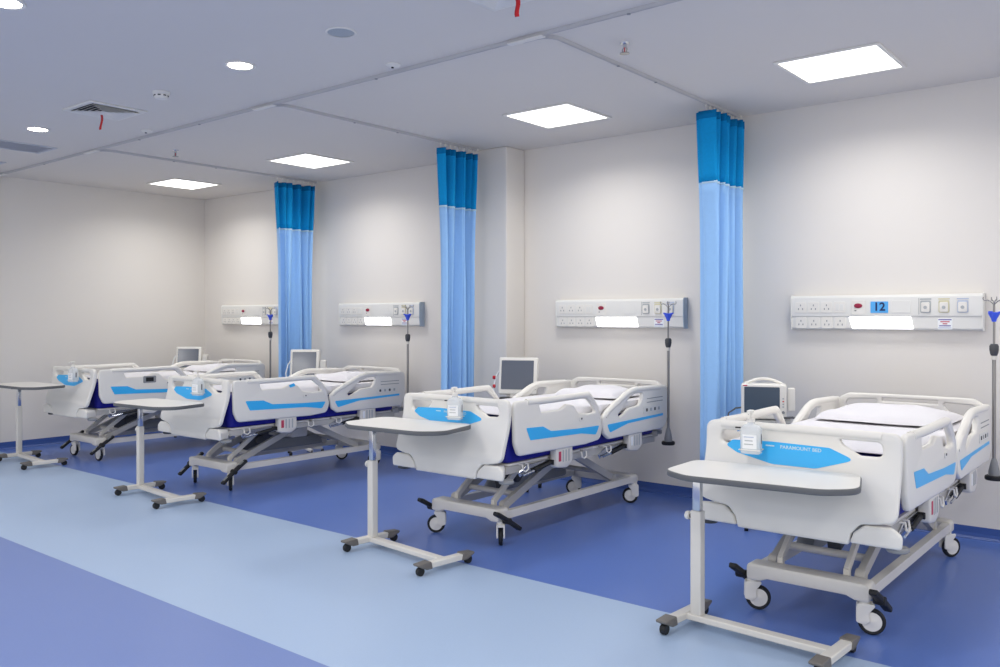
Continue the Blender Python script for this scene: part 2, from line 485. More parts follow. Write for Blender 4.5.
# ------------------------------------------------------------------ hospital bed
def make_bed(label):
    t = thing('hospital_bed', label, 'hospital bed', (0, 0, 0), 0, 'hospital beds along the wall')
    # base frame ---------------------------------------------------
    b = new()
    front = fillet([(-.312, .168, .02), (-.24, .168, .01), (-.2, .184, .02), (.2, .184, .02), (.24, .168, .01), (.312, .168, .02), (.312, .256, .03), (-.312, .256, .03)])
    prism(b, front, [], .11, .225, .012, XZ())
    for s in (-1, 1):
        bar(b, (s*.285, .2, .203), (s*.285, 1.9, .203), .045, .052)
    rear = fillet([(-.312, .165, .015), (.312, .165, .015), (.312, .24, .03), (-.312, .24, .03)])
    prism(b, rear, [], 1.86, 1.965, .01, XZ())
    obj('base_frame', b, 'cream', t, smooth=35)
    # casters ------------------------------------------------------
    for sx in (-1, 1):
        for yy in (.165, 1.915):
            b = new()
            cyl(b, (0, -.012, 0), .026, .13, .172, n=20, b=.003)
            ol = fillet([(-.052, .062, .012), (-.012, .050, .012), (.012, .07, .012), (.004, .105, .02), (.036, .145, .01), (.03, .155, .005), (-.05, .155, .02)], 4)
            for q in (-1, 1): prism(b, ol, [], *((.0185, .029) if q > 0 else (-.029, -.0185)), .003, YZ())
            slab(b, -.028, .028, -.046, .02, .134, .15)
            f = obj('caster', b, 'white', t, loc=(sx*.288, yy, 0))
            b = new(); lathe(b, [(.045, -.013), (.058, -.015), (.0635, -.01), (.065, 0), (.0635, .01), (.058, .015), (.045, .013), (.045, -.013)], (0, .02, .065), 'x', 28); obj('tyre', b, 'dark', f)
            for q in (-1, 1):
                b = new(); lathe(b, [(0, q*.0175), (.012, q*.0175), (.02, q*.0145), (.046, q*.0145), (.0475, q*.012), (0, q*.012)], (0, .02, .065), 'x', 28); obj('wheel_disc', b, 'white', f)
    # lift mechanism -----------------------------------------------
    for s in (-1, 1):
        b = new(); bar(b, (s*.225, .27, .245), (s*.225, .98, .52), .036, .055); cyl(b, (s*.225, .28, .248), .034, -.024, .024, 'x', 18, .003); cyl(b, (s*.225, .97, .517), .03, -.024, .024, 'x', 18, .003)
        obj('lift_arm', b, 'frame_grey', t, bevel=.004)
        b = new(); bar(b, (s*.25, 1.66, .24), (s*.25, 1.1, .5), .036, .055); cyl(b, (s*.25, 1.655, .243), .032, -.024, .024, 'x', 18, .003); cyl(b, (s*.25, 1.11, .497), .03, -.024, .024, 'x', 18, .003)
        obj('lift_arm', b, 'frame_grey', t, bevel=.004)
        b = new(); bar(b, (s*.17, .23, .275), (s*.17, .52, .48), .026, .04); bar(b, (s*.17, .235, .225), (s*.17, .235, .285), .03, .035, (0, 1, 0)); obj('link_arm', b, 'cream', t, bevel=.003)
    b = new(); cyl(b, (0, .42, .302), .021, -.22, .22, 'x', 18); obj('cross_tube', b, 'cream', t)
    b = new(); cyl(b, (0, 1.5, .315), .019, -.245, .245, 'x', 18); obj('cross_tube', b, 'frame_grey', t)
    b = new(); cyl(b, (0, .75, .44), .019, -.22, .22, 'x', 18); obj('cross_tube', b, 'frame_grey', t)
    b = new(); bar(b, (.03, .46, .34), (.03, 1.0, .49), .07, .075); cyl(b, (.03, .62, .385), .045, -.06, .06, 'x', 20, .006); obj('actuator', b, 'dgrey', t, bevel=.006)
    b = new(); prism(b, rrect(.2, .13, .02), [], -.08, .1, .01, lambda a, bb, q: (-.1+q, 1.15+a, .42+bb)); obj('control_box', b, 'white', t)
    b = new(); prism(b, fillet([(.55, .24, .03), (1.55, .24, .03), (1.5, .33, .05), (.65, .36, .05)]), [], -.22, -.12, .008, YZ()); obj('drive_cover', b, 'grey', t)
    # upper frame ---------------------------------------------------
    b = new()
    for s in (-1, 1):
        bar(b, (s*.4, .06, .535), (s*.4, 2.06, .535), .035, .05)
        bar(b, (s*.24, .1, .52), (s*.24, 2.0, .52), .04, .045)
    for yy in (.1, .5, .95, 1.2, 1.6, 2.04): bar(b, (-.4, yy, .53), (.4, yy, .53), .04, .035)
    obj('upper_frame', b, 'frame_grey', t, bevel=.004)
    b = new()
    for y0, y1 in ((.08, .55), (.57, .95), (.97, 1.2), (1.22, 2.03)):
        prism(b, rrect(.84, y1-y0, .03, 0, (y0+y1)/2), [rrect(.3, .04, .015, -.2, (y0+y1)/2), rrect(.3, .04, .015, .2, (y0+y1)/2)], .562, .578, .003)
    obj('mattress_platform', b, 'cream', t)
    # mattress ------------------------------------------------------
    b = new(); prism(b, rrect(.85, 1.99, .07, 0, 1.06, n=6), [], .5795, .872, .03, seg=4); obj('mattress', b, 'navy', t, smooth=60)
    # footboard -----------------------------------------------------
    def bulge(z): 
        q = max(0, min(1, (.93-z)/.38)); return -.09*q*q*(3-2*q)
    b = new()
    outl = fillet([(-.272, .485, .01), (.272, .485, .01), (.285, .54, .04), (.325, .588, .05), (.41, .598, .04), (.487, .615, .08), (.487, 1.012, .055), (-.487, 1.012, .055), (-.487, .615, .08), (-.41, .598, .04), (-.325, .588, .05), (-.285, .54, .04)], 6)
    hl = lambda s: fillet([(s*.20, .965, .012), (s*.40, .965, .03), (s*.405, .895, .03), (s*.30, .893, .03), (s*.225, .935, .03)], 4)
    prism(b, outl, [hl(-1), hl(1)], 0, .04, .012, XZ(), seg=3)
    for k in range(9):
        zc = .53+k*.05
        bmesh.ops.bisect_plane(b, geom=b.verts[:]+b.edges[:]+b.faces[:], plane_co=(0, 0, zc), plane_no=(0, 0, 1))
    for v in b.verts: v.co.y += bulge(v.co.z)
    fb = obj('footboard', b, 'white', t, smooth=50)
    b = new()   # rounded hand rail along the top edge
    tube(b, [(-.40, .018, .992), (-.2, .016, .994), (0, .016, .995), (.2, .016, .994), (.40, .018, .992)], .026, 12, flat=.85); obj('hand_rail', b, 'white', fb)
    dec = fillet([(-.372, .888, .012), (-.335, .917, .02), (-.13, .925, .05), (.16, .92, .04), (.282, .872, .015), (.10, .815, .12), (-.12, .815, .15), (-.31, .855, .06)], 6)
    b = new(); prism(b, dec, [], -.0025, -.0005, .0008, XZ(), 1)
    for k in range(4): bmesh.ops.bisect_plane(b, geom=b.verts[:]+b.edges[:]+b.faces[:], plane_co=(0, 0, .835+k*.02), plane_no=(0, 0, 1))
    for v in b.verts: v.co.y += bulge(v.co.z)
    d = obj('decal', b, 'sky', fb); d['label'] = 'sky blue panel with pale lettering'
    b = text_bm('PARAMOUNT BED', .025, lambda a, bb, q: (a+.02, -.0032+bulge(.902)-q*.2,   .902+bb*.95), bold=.0006); obj('lettering', b, 'pmark', fb, smooth=0)
    b = new(); box(b, (-.135, -.0032+bulge(.904), .904), (.045, .001, .007)); obj('lettering_bar', b, 'pmark', fb, smooth=0)
    for s in (-1, 1):   # corner bumpers under the footboard
        b = new(); oy = -.085
        o2 = fillet([(s*.278, .495, .01), (s*.508, .495, .02), (s*.512, .56, .03), (s*.47, .592, .03), (s*.345, .588, .03), (s*.295, .545, .03)], 4)
        prism(b, o2, [], oy-.003, oy+.15, .012, XZ(), 3)
        for v in b.verts:
            q = max(0, v.co.y-oy-.02)/.13; v.co.x = s*(.39+(abs(v.co.x)-.39)*(1-.85*q)) if abs(v.co.x) > .39 else v.co.x
            if v.co.z > .52: v.co.z -= .02*q
        obj('corner_bumper', b, 'white', t, smooth=50)
        b = new(); cyl(b, (s*.47, .0, 0), .05, .468, .492, n=24, b=.006); obj('bumper_roller', b, 'grey' if s > 0 else 'dgrey', t)
        b = new(); cyl(b, (s*.375, 2.17, 0), .045, .56, .6, n=24, b=.006); obj('bumper_roller', b, 'grey', t)
    for s in (-1, 1):
        b = new(); box(b, (s*.375, 2.1, .57), (.05, .1, .05)); obj('head_bracket', b, 'frame_grey', t, bevel=.004)
    # headboard -----------------------------------------------------
    b = new()
    ho = fillet([(-.46, .60, .03), (.46, .60, .03), (.475, .975, .06), (.40, 1.017, .08), (-.40, 1.017, .08), (-.475, .975, .06)], 6)
    win = lambda s: fillet([(s*.40, .972, .02), (s*.42, .945, .03), (s*.41, .885, .03), (s*.25, .915, .03), (s*.21, .96, .02), (s*.22, .98, .02)], 4)
    slot = fillet([(-.18, .966, .008), (.18, .966, .008), (.18, .988, .008), (-.18, .988, .008)], 3)
    prism(b, ho, [win(-1), win(1), slot], 0, .035, .01, XZ(2.09), 3)
    for xx in (-.3, -.15, 0, .15, .3): bmesh.ops.bisect_plane(b, geom=b.verts[:]+b.edges[:]+b.faces[:], plane_co=(xx, 0, 0), plane_no=(1, 0, 0))
    for v in b.verts: v.co.y += .05*(1-(v.co.x/.475)**2)
    obj('headboard', b, 'white', t, smooth=50)
    # side rails ----------------------------------------------------
    foot_o = [(.055, 1.002, .05), (.065, .72, .1), (.105, .635, .05), (.9, .625, .05), (1.09, .64, .06), (1.125, .72, .08), (1.09, .86, .12), (.965, 1.0, .06), (.5, .992, .2)]
    foot_h = [(.33, .962, .01), (.6, .972, .1), (.91, .968, .04), (1.0, .9, .05), (1.035, .85, .02), (.92, .845, .03), (.80, .868, .03), (.74, .925, .03), (.66, .938, .03), (.58, .905, .03), (.35, .905, .02)]
    head_o = [(1.125, .80, .05), (1.15, .67, .05), (1.22, .627, .04), (2.07, .628, .05), (2.14, .70, .06), (2.14, .985, .05), (1.63, .998, .06), (1.50, .972, .06), (1.3, .90, .2)]
    head_h = [(1.345, .80, .03), (1.38, .78, .03), (1.44, .80, .02), (1.52, .838, .05), (1.68, .85, .04), (1.715, .90, .03), (1.73, .945, .02), (1.62, .948, .04), (1.53, .925, .04)]
    foot_s = [(.176, .816, .008), (.366, .809, .02), (.46, .768, .03), (.8, .752, .1), (1.075, .748, .01), (1.03, .684, .03), (.834, .712, .1), (.222, .730, .015)]
    head_s = [(1.185, .742, .01), (2.055, .757, .006), (2.055, .737, .006), (1.5, .724, .2), (1.225, .678, .02)]
    for s in (-1, 1):
        for nm, o_, h_, st in (('foot', foot_o, foot_h, foot_s), ('head', head_o, head_h, head_s)):
            b = new(); x0 = .460
            prism(b, fillet(o_, 6), [fillet(h_, 5)], 0, .036, .012, (lambda a, bb, q, s=s: (s*(x0+q), a, bb)), 3)
            # thicker rounded grab bar along the upper edge
            if nm == 'foot': gb = [(.2, .983), (.5, .981), (.9, .985), (.955, .975), (1.01, .925), (1.06, .87), (1.085, .80)]
            else: gb = [(1.17, .80), (1.22, .835), (1.33, .883), (1.44, .93), (1.53, .962), (1.63, .977), (1.8, .975), (2.02, .97)]
            # resample for smoothness
            P = [Vector((s*(x0+.018), a, z)) for a, z in gb]
            sm = []
            for i in range(len(P)-1):
                p0 = P[max(i-1, 0)]; p1 = P[i]; p2 = P[i+1]; p3 = P[min(i+2, len(P)-1)]
                for k in range(5):
                    q = k/5; sm.append(.5*((2*p1)+(p2-p0)*q+(2*p0-5*p1+4*p2-p3)*q*q+(3*p1-p0-3*p2+p3)*q**3))
            sm.append(P[-1]); tube(b, sm, .024, 12)
            r_ = obj('side_rail', b, 'white', t, smooth=50)
            b = new(); prism(b, fillet(st, 5), [], .0365, .0385, .0008, (lambda a, bb, q, s=s: (s*(x0+q), a, bb)), 1); dd = obj('decal', b, 'sky', r_); dd['label'] = 'sky blue wave stripe'
            b = new()
            if nm == 'foot':
                prism(b, fillet([(.80, .835, .012), (.875, .838, .012), (.87, .80, .012), (.81, .80, .012)]), [], .0365, .04, .001, (lambda a, bb, q, s=s: (s*(x0+q), a, bb)), 1)
                obj('release_button', b, 'white', r_)
                b = new(); cyl(b, (s*(x0+.04), .835, .82), .007, -.003, .003, 'x', 12); obj('button_mark', b, 'dgrey', r_)
            else:
                prism(b, rrect(.3, .06, .015, 1.88, .805), [], .0365, .04, .001, (lambda a, bb, q, s=s: (s*(x0+q), a, bb)), 1)
                obj('key_panel', b, 'console', r_)
                for k in range(4):
                    b = new(); prism(b, rrect(.026, .026, .008, 1.78+k*.066, .805), [], .0405, .043, .001, (lambda a, bb, q, s=s: (s*(x0+q), a, bb)), 1); obj('key', b, 'gasgrey' if k % 2 else 'dgrey', r_)
                for zz in (.865, .895):
                    b = new(); box(b, (s*(x0+.0365), 1.92, zz), (.002, .26, .006)); obj('groove', b, 'grey', r_, smooth=0)
        # rail brackets with springs
        for yc in (.64, 1.63):
            b = new(); prism(b, fillet([(yc-.1, .655, .01), (yc+.1, .655, .01), (yc+.105, .52, .06), (yc+.03, .485, .04), (yc-.1, .50, .03)], 5), [], .425, .487, .01, (lambda a, bb, q, s=s: (s*q, a, bb)), 2)
            br = obj('rail_bracket', b, 'cream', t, smooth=50)
            for k in range(3):
                b = new(); prism(b, rrect(.016, .085, .006, yc-.02+k*.035, .575), [], .4872, .489, .0008, (lambda a, bb, q, s=s: (s*q, a, bb)), 1); obj('slot', b, 'gasgrey', br)
            b = new(); prism(b, rrect(.03, .07, .003, yc-.06, .575), [], .4872, .4885, .0005, (lambda a, bb, q, s=s: (s*q, a, bb)), 1); w_ = obj('warning_label', b, 'rink' if yc < 1 else 'label', br)
            b = new(); tube(b, [(s*.445, yc-.30, .505), (s*.445, yc-.11, .535)], .013, 12); cyl(b, (s*.445, yc-.1, .537), .018, -.02, .02, 'x', 14, .003); obj('gas_spring', b, 'dark', t)
            b = new(); tube(b, [(s*.445, yc-.42, .49), (s*.445, yc-.30, .505)], .007, 10); obj('spring_rod', b, 'chrome', t)
            b = new(); prism(b, fillet([(yc-.46, .51, .01), (yc-.36, .55, .02), (yc-.1, .56, .01), (yc-.1, .53, .01), (yc-.36, .50, .02), (yc-.44, .475, .01)]), [], .418, .43, .003, (lambda a, bb, q, s=s: (s*q, a, bb)), 1); obj('linkage', b, 'chrome', t)
        for yc in (.22, .93, 1.27):
            b = new(); tube(b, [(s*.43, yc-.035, .565), (s*.455, yc-.03, .565), (s*.46, yc-.03, .53), (s*.46, yc, .515), (s*.46, yc+.03, .53), (s*.455, yc+.03, .565), (s*.43, yc+.035, .565)], .006, 8); obj('bag_hook', b, 'white', t)
    return t

def add_pedals(bed, tilt):
    for s in (-1, 1):
        b = new(); rot = Matrix.Rotation(R(tilt), 3, 'X')
        o2 = fillet([(-.15, -.016, .012), (-.06, -.012, .02), (.06, -.012, .02), (.15, -.016, .012), (.155, .012, .012), (.06, .016, .02), (-.06, .016, .02), (-.155, .012, .012)], 4)
        prism(b, o2, [], -.02, .02, .006, lambda a, bb, q: (q, a, bb), 2)
        cyl(b, (0, 0, 0), .022, -.034, .024, 'x', 18, .003)
        for v in b.verts: v.co = rot @ v.co + Vector((s*.352, .16, .178))
        p = obj('brake_pedal', b, 'dark', bed)
        for k in (-1, 1):
            b = new(); box(b, (0, k*.1, .0155), (.026, .05, .002)); 
            for v in b.verts: v.co = rot @ v.co + Vector((s*.352, .16, .178))
            obj('pedal_mark', b, 'grey', p, smooth=0)
    return bed

BEDS = [(-1.555, -2.55), (-3.98, -2.42), (-7.025, -2.515), (-9.535, -2.48)]
proto = make_bed('white hospital bed under the wall console with the number 12 card, nearest the right edge')
proto.location = (BEDS[0][0], BEDS[0][1], 0)
b3 = dup(proto, (*BEDS[1], 0), 0, 'white hospital bed second from the right, between the middle and right curtains')
b2 = dup(proto, (*BEDS[2], 0), 0, 'white hospital bed third from the right, left of the middle curtain')
b1 = dup(proto, (*BEDS[3], 0), 0, 'white hospital bed at the far left end, nearest the far corner')
for bd, tl in ((proto, -30), (b3, -30), (b2, 36), (b1, 34)): add_pedals(bd, tl)
index_children()
for bd, angs in ((proto, (-62, -50, -72, -35)), (b3, (128, 120, 38, 120)), (b2, (59, -40, 55, 130)), (b1, (98, -35, 92, -45))):
    cs = sorted([o for o in kids(bd) if o.name.startswith('caster')], key=lambda o: (o.location.x > 0, o.location.y))
    for o, a in zip(cs, angs): o.rotation_euler = (0, 0, R(a))
# extra pieces that only single beds show
b = new(); prism(b, rrect(.15, .075, .012, .62, .87), [], .4965, .5005, .001, YZ(), 1); cp = obj('control_panel', b, 'grey', b1); cp['label'] = 'small grey control panel on the rail'
b = new(); prism(b, rrect(.09, .045, .004, .62, .87), [], .501, .5025, .0005, YZ(), 1); obj('display', b, 'dark', cp)
b = new(); prism(b, fillet([(.64, .93, .01), (.70, .945, .01), (.72, .92, .01), (.66, .905, .01)]), [], .4965, .498, .0005, YZ(), 1); bg = obj('badge', b, 'sky', b2); bg['label'] = 'small blue badge on the rail'

# linen and pillows ---------------------------------------------------
def sheet_mesh(seed):
    rnd = random.Random(seed); b = new(); ny = 44; US = [-1, -.96]+[-.93+1.86*i/20 for i in range(21)]+[.96, 1]; nx = len(US)-1
    ph = [rnd.uniform(0, 6) for _ in range(5)]
    g = []
    for j in range(ny+1):
        row = []
        for u in US:
            v = j/ny
            yy = .17+1.83*v
            xx = u*.455
            edge = max(0, (abs(u)-.80)/.2)
            e0 = min(1, v/.05); e1 = 1 if v < .52 else max(0, 1-(v-.52)/.06)
            puff = .010+.006*e0*e1
            z = .878 + puff*(1-edge**2) + .004*math.sin(xx*9+ph[0]+yy*2)*math.sin(yy*6+ph[1])*(1-edge)*e0*e1
            z += .006*math.exp(-((v-.44)/.10)**2)*(1-edge)*(.7+.3*math.sin(xx*7+ph[2]))*e1
            if abs(u) > .94:
                xx = math.copysign(.440, u); z = .884 if abs(u) < .98 else .80
            row.append(b.verts.new((max(-.440, min(.440, xx)), yy, z)))
        g.append(row)
    for j in range(ny):
        for i in range(nx): b.faces.new((g[j][i], g[j][i+1], g[j+1][i+1], g[j+1][i]))
    return b
def pillow_mesh(seed, w=.80, d=.70, h=.085):
    rnd = random.Random(seed); b = new(); n = 28; ph = [rnd.uniform(0, 6) for _ in range(4)]
    def P(u, v, s):
        e = (1-abs(u)**5)*(1-abs(v)**5); e = max(0, e)**.6
        k = 1-.07*(abs(u*v))**1.5
        pin = 1-.05*(1-abs(v))*abs(u)**3
        z = (h*.78 if s > 0 else -h*.12)*e
        z += s*.006*e*math.sin(u*6+ph[0])*math.sin(v*5+ph[1])
        if s > 0: z += .01*e*math.sin(3*u+2*v+ph[2])
        return (u*w/2*k*pin, v*d/2*k, z)
    top = [[b.verts.new(P(i/n*2-1, j/n*2-1, 1)) for i in range(n+1)] for j in range(n+1)]
    bot = [[top[j][i] if i in (0, n) or j in (0, n) else b.verts.new(P(i/n*2-1, j/n*2-1, -1)) for i in range(n+1)] for j in range(n+1)]
    for g in (top, bot):
        for j in range(n):
            for i in range(n): b.faces.new((g[j][i], g[j][i+1], g[j+1][i+1], g[j+1][i]))
    return b
sh = pw = None
names = ('bed marked 12 at the right', 'second bed from the right', 'third bed from the right', 'farthest bed at the left')
for k, (bx, by) in enumerate(BEDS):
    if k == 0:
        sh = obj('bed_sheet', sheet_mesh(5), 'linen', None, solid=.004, smooth=80); s_ = sh
        pw = obj('pillow', pillow_mesh(9), 'pillow', None, smooth=80); p_ = pw
    else:
        s_ = sh.copy(); COL.objects.link(s_); p_ = pw.copy(); COL.objects.link(p_)
    s_.location = (bx, by, 0); tag(s_, 'white sheet spread over the mattress of the ' + names[k], 'bed sheet', 'white bed sheets')
    p_.location = (bx+(.0, .06, .04, .04)[k], by+(1.645, 1.74, 1.72, 1.72)[k], .9065); p_.scale = ((1, 1, 1), (.78, .72, 1), (.82, .75, 1), (.82, .75, 1))[k]; tag(p_, 'white pillow at the head of the ' + names[k], 'pillow', 'white pillows')

# ------------------------------------------------------------------ hand sanitizer bottles hung on the footboards
def make_bottle(label):
    t = thing('sanitizer_bottle', label, 'bottle', (0, 0, 0), 0, 'sanitizer bottles hung on the footboards')
    b = new()
    secs = [(.045, .028, 0), (.05, .032, .006), (.05, .032, .115), (.048, .031, .130), (.036, .026, .143), (.018, .016, .150), (.016, .016, .158)]
    prev = None
    for w, d, z in secs:
        L = rrect(2*w, 2*d, min(w, d)*.6, n=5); ring = [b.verts.new((p.x, p.y, z)) for p in L]
        if prev:
            for i in range(len(ring)): b.faces.new((prev[i], prev[(i+1) % len(ring)], ring[(i+1) % len(ring)], ring[i]))
        else: b.faces.new(ring[::-1])
        prev = ring
    b.faces.new(prev); obj('bottle_body', b, 'frost', t, smooth=50)
    b = new(); box(b, (0, -.0328, .062), (.07, .001, .07)); lb = obj('paper_label', b, 'label', t, smooth=0)
    for k, (w, mm) in enumerate(((.05, 'gasblue'), (.04, 'gasgrey'), (.045, 'gasgrey'))):
        b = new(); box(b, (-.004, -.0337, .085-k*.018), (w, .0006, .005)); obj('label_line', b, mm, lb, smooth=0)
    b = new(); box(b, (.0505, 0, .075), (.001, .012, .05)); obj('side_mark', b, 'dgrey', t, smooth=0)
    b = new(); lathe(b, [(0, .1585), (.019, .1585), (.019, .175), (.012, .18), (.006, .182), (.006, .205), (0, .205)], n=18); obj('pump_collar', b, 'white', t)
    b = new(); prism(b, fillet([(-.013, -.04, .006), (.013, -.04, .006), (.013, .016, .008), (-.013, .016, .008)]), [], .205, .219, .003); bar(b, (0, -.036, .21), (0, -.055, .202), .009, .009); obj('pump_head', b, 'white', t, smooth=45)
    b = new(); tube(b, [(-.053, -.034, .02), (.053, -.034, .02), (.053, .034, .02), (-.053, .034, .02)], .003, 8, True)
    for q in (-.04, .04): tube(b, [(q, .036, .02), (q, .037, .10)], .003, 8)
    tube(b, [(-.045, .037, .1), (.045, .037, .1)], .003, 8)
    obj('hanger', b, 'white', t)
    b = new(); box(b, (-.06, .032, .122), (.06, .006, .008)); obj('hanger_clip', b, 'dark', t, bevel=.002)
    return t
bl = ('sanitizer pump bottle on the footboard of the bed marked 12, nearest the right', 'sanitizer pump bottle on the footboard of the second bed from the right',
      'sanitizer pump bottle on the footboard of the third bed from the right', 'small sanitizer pump bottle on the footboard of the farthest bed')
off = ((-.2, 8), (.095, 20), (.165, 10), (.21, 10))
for k, (bx, by) in enumerate(BEDS):
    loc = (bx+off[k][0], by-.085, .868)
    if k == 0: bt = make_bottle(bl[0]); bt.location = loc; bt.rotation_euler = (0, 0, R(off[k][1]))
    else: dup(bt, loc, R(off[k][1]), bl[k])

# ------------------------------------------------------------------ IV poles
def make_iv(label):
    t = thing('drip_stand_pole', label, 'IV pole', (0, 0, 0), 0, 'IV poles at the bed heads')
    b = new(); cyl(b, (0, 0, 0), .0115, .56, 1.30, n=16); obj('lower_pole', b, 'inox', t)
    b = new(); cyl(b, (0, 0, 0), .0075, 1.36, 1.64, n=14); obj('upper_pole', b, 'inox', t)
    b = new(); lathe(b, [(0, 1.30), (.018, 1.30), (.024, 1.315), (.028, 1.34), (.028, 1.365), (.02, 1.378), (0, 1.378)], n=20); obj('height_collar', b, 'dgrey', t)
    b = new(); cyl(b, (0, 0, 0), .017, 1.272, 1.30, n=18, b=.003); obj('collar_ring', b, 'cream', t)
    b = new(); lathe(b, [(0, 1.525), (.013, 1.525), (.018, 1.545), (.034, 1.575), (.036, 1.585), (.014, 1.59), (0, 1.59)], n=20)
    for a in (0, PI*2/3, PI*4/3): bar(b, (0, 0, 1.58), (.045*math.cos(a), .045*math.sin(a), 1.59), .014, .012)
    obj('hook_hub', b, 'cblue', t)
    b = new()
    for a in (.4, .4+PI/2, .4+PI, .4+PI*1.5):
        c, s = math.cos(a), math.sin(a)
        tube(b, [(0, 0, 1.635), (.02*c, .02*s, 1.66), (.04*c, .04*s, 1.67), (.058*c, .058*s, 1.667), (.066*c, .066*s, 1.676), (.063*c, .063*s, 1.69)], .0035, 8)
    obj('hanger_hooks', b, 'inox', t)
    b = new(); lathe(b, [(0, .505), (.034, .505), (.034, .53), (.028, .56), (.02, .60), (.0125, .62), (0, .62)], n=20); obj('socket_cone', b, 'grey', t)
    b = new(); lathe(b, [(0, .475), (.05, .475), (.056, .482), (.056, .498), (.05, .505), (0, .505)], n=24); obj('rubber_foot', b, 'dark', t)
    return t
IV = ((-1.062, -.30), (-3.50, -.24), (-6.545, -.32), (-9.03, -.27))
il = ('steel IV pole with blue hub at the right edge, beyond the bed marked 12', 'steel IV pole with blue hub before the second console from the right',
      'steel IV pole with blue hub at the third console from the right', 'steel IV pole with blue hub just left of the farthest curtain')
for k, (x, y) in enumerate(IV):
    if k == 0: iv = make_iv(il[0]); iv.location = (x, y, 0)
    else: dup(iv, (x, y, 0), 0, il[k])

# ------------------------------------------------------------------ overbed tables
def make_table(label, loc, toprot, basert, topc, ts, zt, po=.0):
    t = thing('overbed_table', label, 'overbed table', loc, 0, 'overbed tables at the bed feet')
    rb = Matrix.Rotation(R(basert), 3, 'Z'); rt = Matrix.Rotation(R(toprot), 3, 'Z')
    def B(name, bm, m, **k):
        for v in bm.verts: v.co = rb @ v.co
        return obj(name, bm, m, t, **k)
    # pole at local origin
    b = new(); bar(b, (.02, 0, .052), (.76, 0, .052), .06, .032); B('base_bar', b, 'cream', bevel=.006)
    for xx in (0, .76):
        b = new(); bar(b, (xx, -.165, .054), (xx, .165, .054), .055, .036); f = B('base_foot', b, 'cream', bevel=.006)
        for s in (-1, 1):
            b = new(); prism(b, fillet([(s*.12, .034, .005), (s*.165, .034, .01), (s*.225, .062, .01), (s*.225, .074, .01), (s*.13, .08, .01)]), [], -.032, .032, .004, YZ(xx), 2)
            c = B('caster_cover', b, 'taupe', smooth=45); c.parent = f
            b = new(); cyl(b, (xx, s*.195, .026), .026, -.016, .016, 'x', 20, .004); cyl(b, (xx, s*.19, 0), .008, .026, .06, n=10); w = B('caster', b, 'dark'); w.parent = f
    b = new(); prism(b, rrect(.058, .05, .008, po), [], .068, .585, .003); B('outer_column', b, 'cream')
    b = new(); prism(b, rrect(.042, .036, .006, po), [], .585, zt-.045, .001); B('inner_column', b, 'chrome')
    b = new(); lathe(b, [(0, -.065), (.018, -.065), (.022, -.058), (.022, -.045), (.01, -.04), (.01, -.028), (0, -.028)], (po, 0, .555), 'x', 18); B('clamp_knob', b, 'white')
    b = new(); cyl(b, (po, 0, .555), .012, -.04, -.0285, 'x', 12); B('knob_collar', b, 'dark')
    # top
    w, d = ts; q = rt @ Vector((topc[0], topc[1], 0))
    ol = fillet([(-w*.47, d*.5, .09), (w*.43, d*.5, .09), (w*.5, -d*.28, .14), (w*.34, -d*.5, .16), (-w*.34, -d*.5, .16), (-w*.5, -d*.28, .10)], 7)
    def place(bm):
        for v in bm.verts: v.co = rt @ v.co + Vector((topc[0], topc[1], 0))
    b = new(); prism(b, ol, [], zt-.03, zt-.002, .006, seg=3); place(b); tp = obj('table_top', b, 'edge', t, smooth=45)
    b = new(); prism(b, offset(ol[::-1] if area2(ol) < 0 else ol, .006), [], zt-.0025, zt, .001, seg=1); place(b); obj('top_surface', b, 'white', tp)
    b = new(); prism(b, rrect(.2, .1, .015), [], zt-.046, zt-.0245, .004); 
    for v in b.verts: v.co = rt @ v.co + Vector((po, 0, 0))
    obj('support_plate', b, 'chrome', t)
    b = new(); bar(b, (po, 0, zt-.034), (w*.6, topc[1]*.4, zt-.034), .05, .018)
    for v in b.verts: v.co = rt @ v.co
    obj('support_arm', b, 'grey', t, bevel=.003)
    b = new(); cyl(b, (topc[0], topc[1]-d*.36, 0), .014, zt-.04, zt-.0245, n=14); obj('rubber_stop', b, 'dark', t)
    return t
make_table('white overbed table in the right foreground, at the foot of the bed marked 12', (-2.025, -2.825, 0), 6, -3, (.433, -.04), (.90, .47), .815, .072)
make_table('white overbed table at the foot of the second bed from the right', (-4.37, -2.82, 0), 4, -6, (.27, .07), (.88, .50), .845, .02)
make_table('white overbed table at the foot of the third bed from the right', (-7.31, -2.89, 0), 4, -5, (.38, -.05), (.87, .46), .825)
make_table('white overbed table farthest left, at the foot of the farthest bed', (-10.05, -2.82, 0), 3, -4, (.34, -.04), (.9, .44), .84)

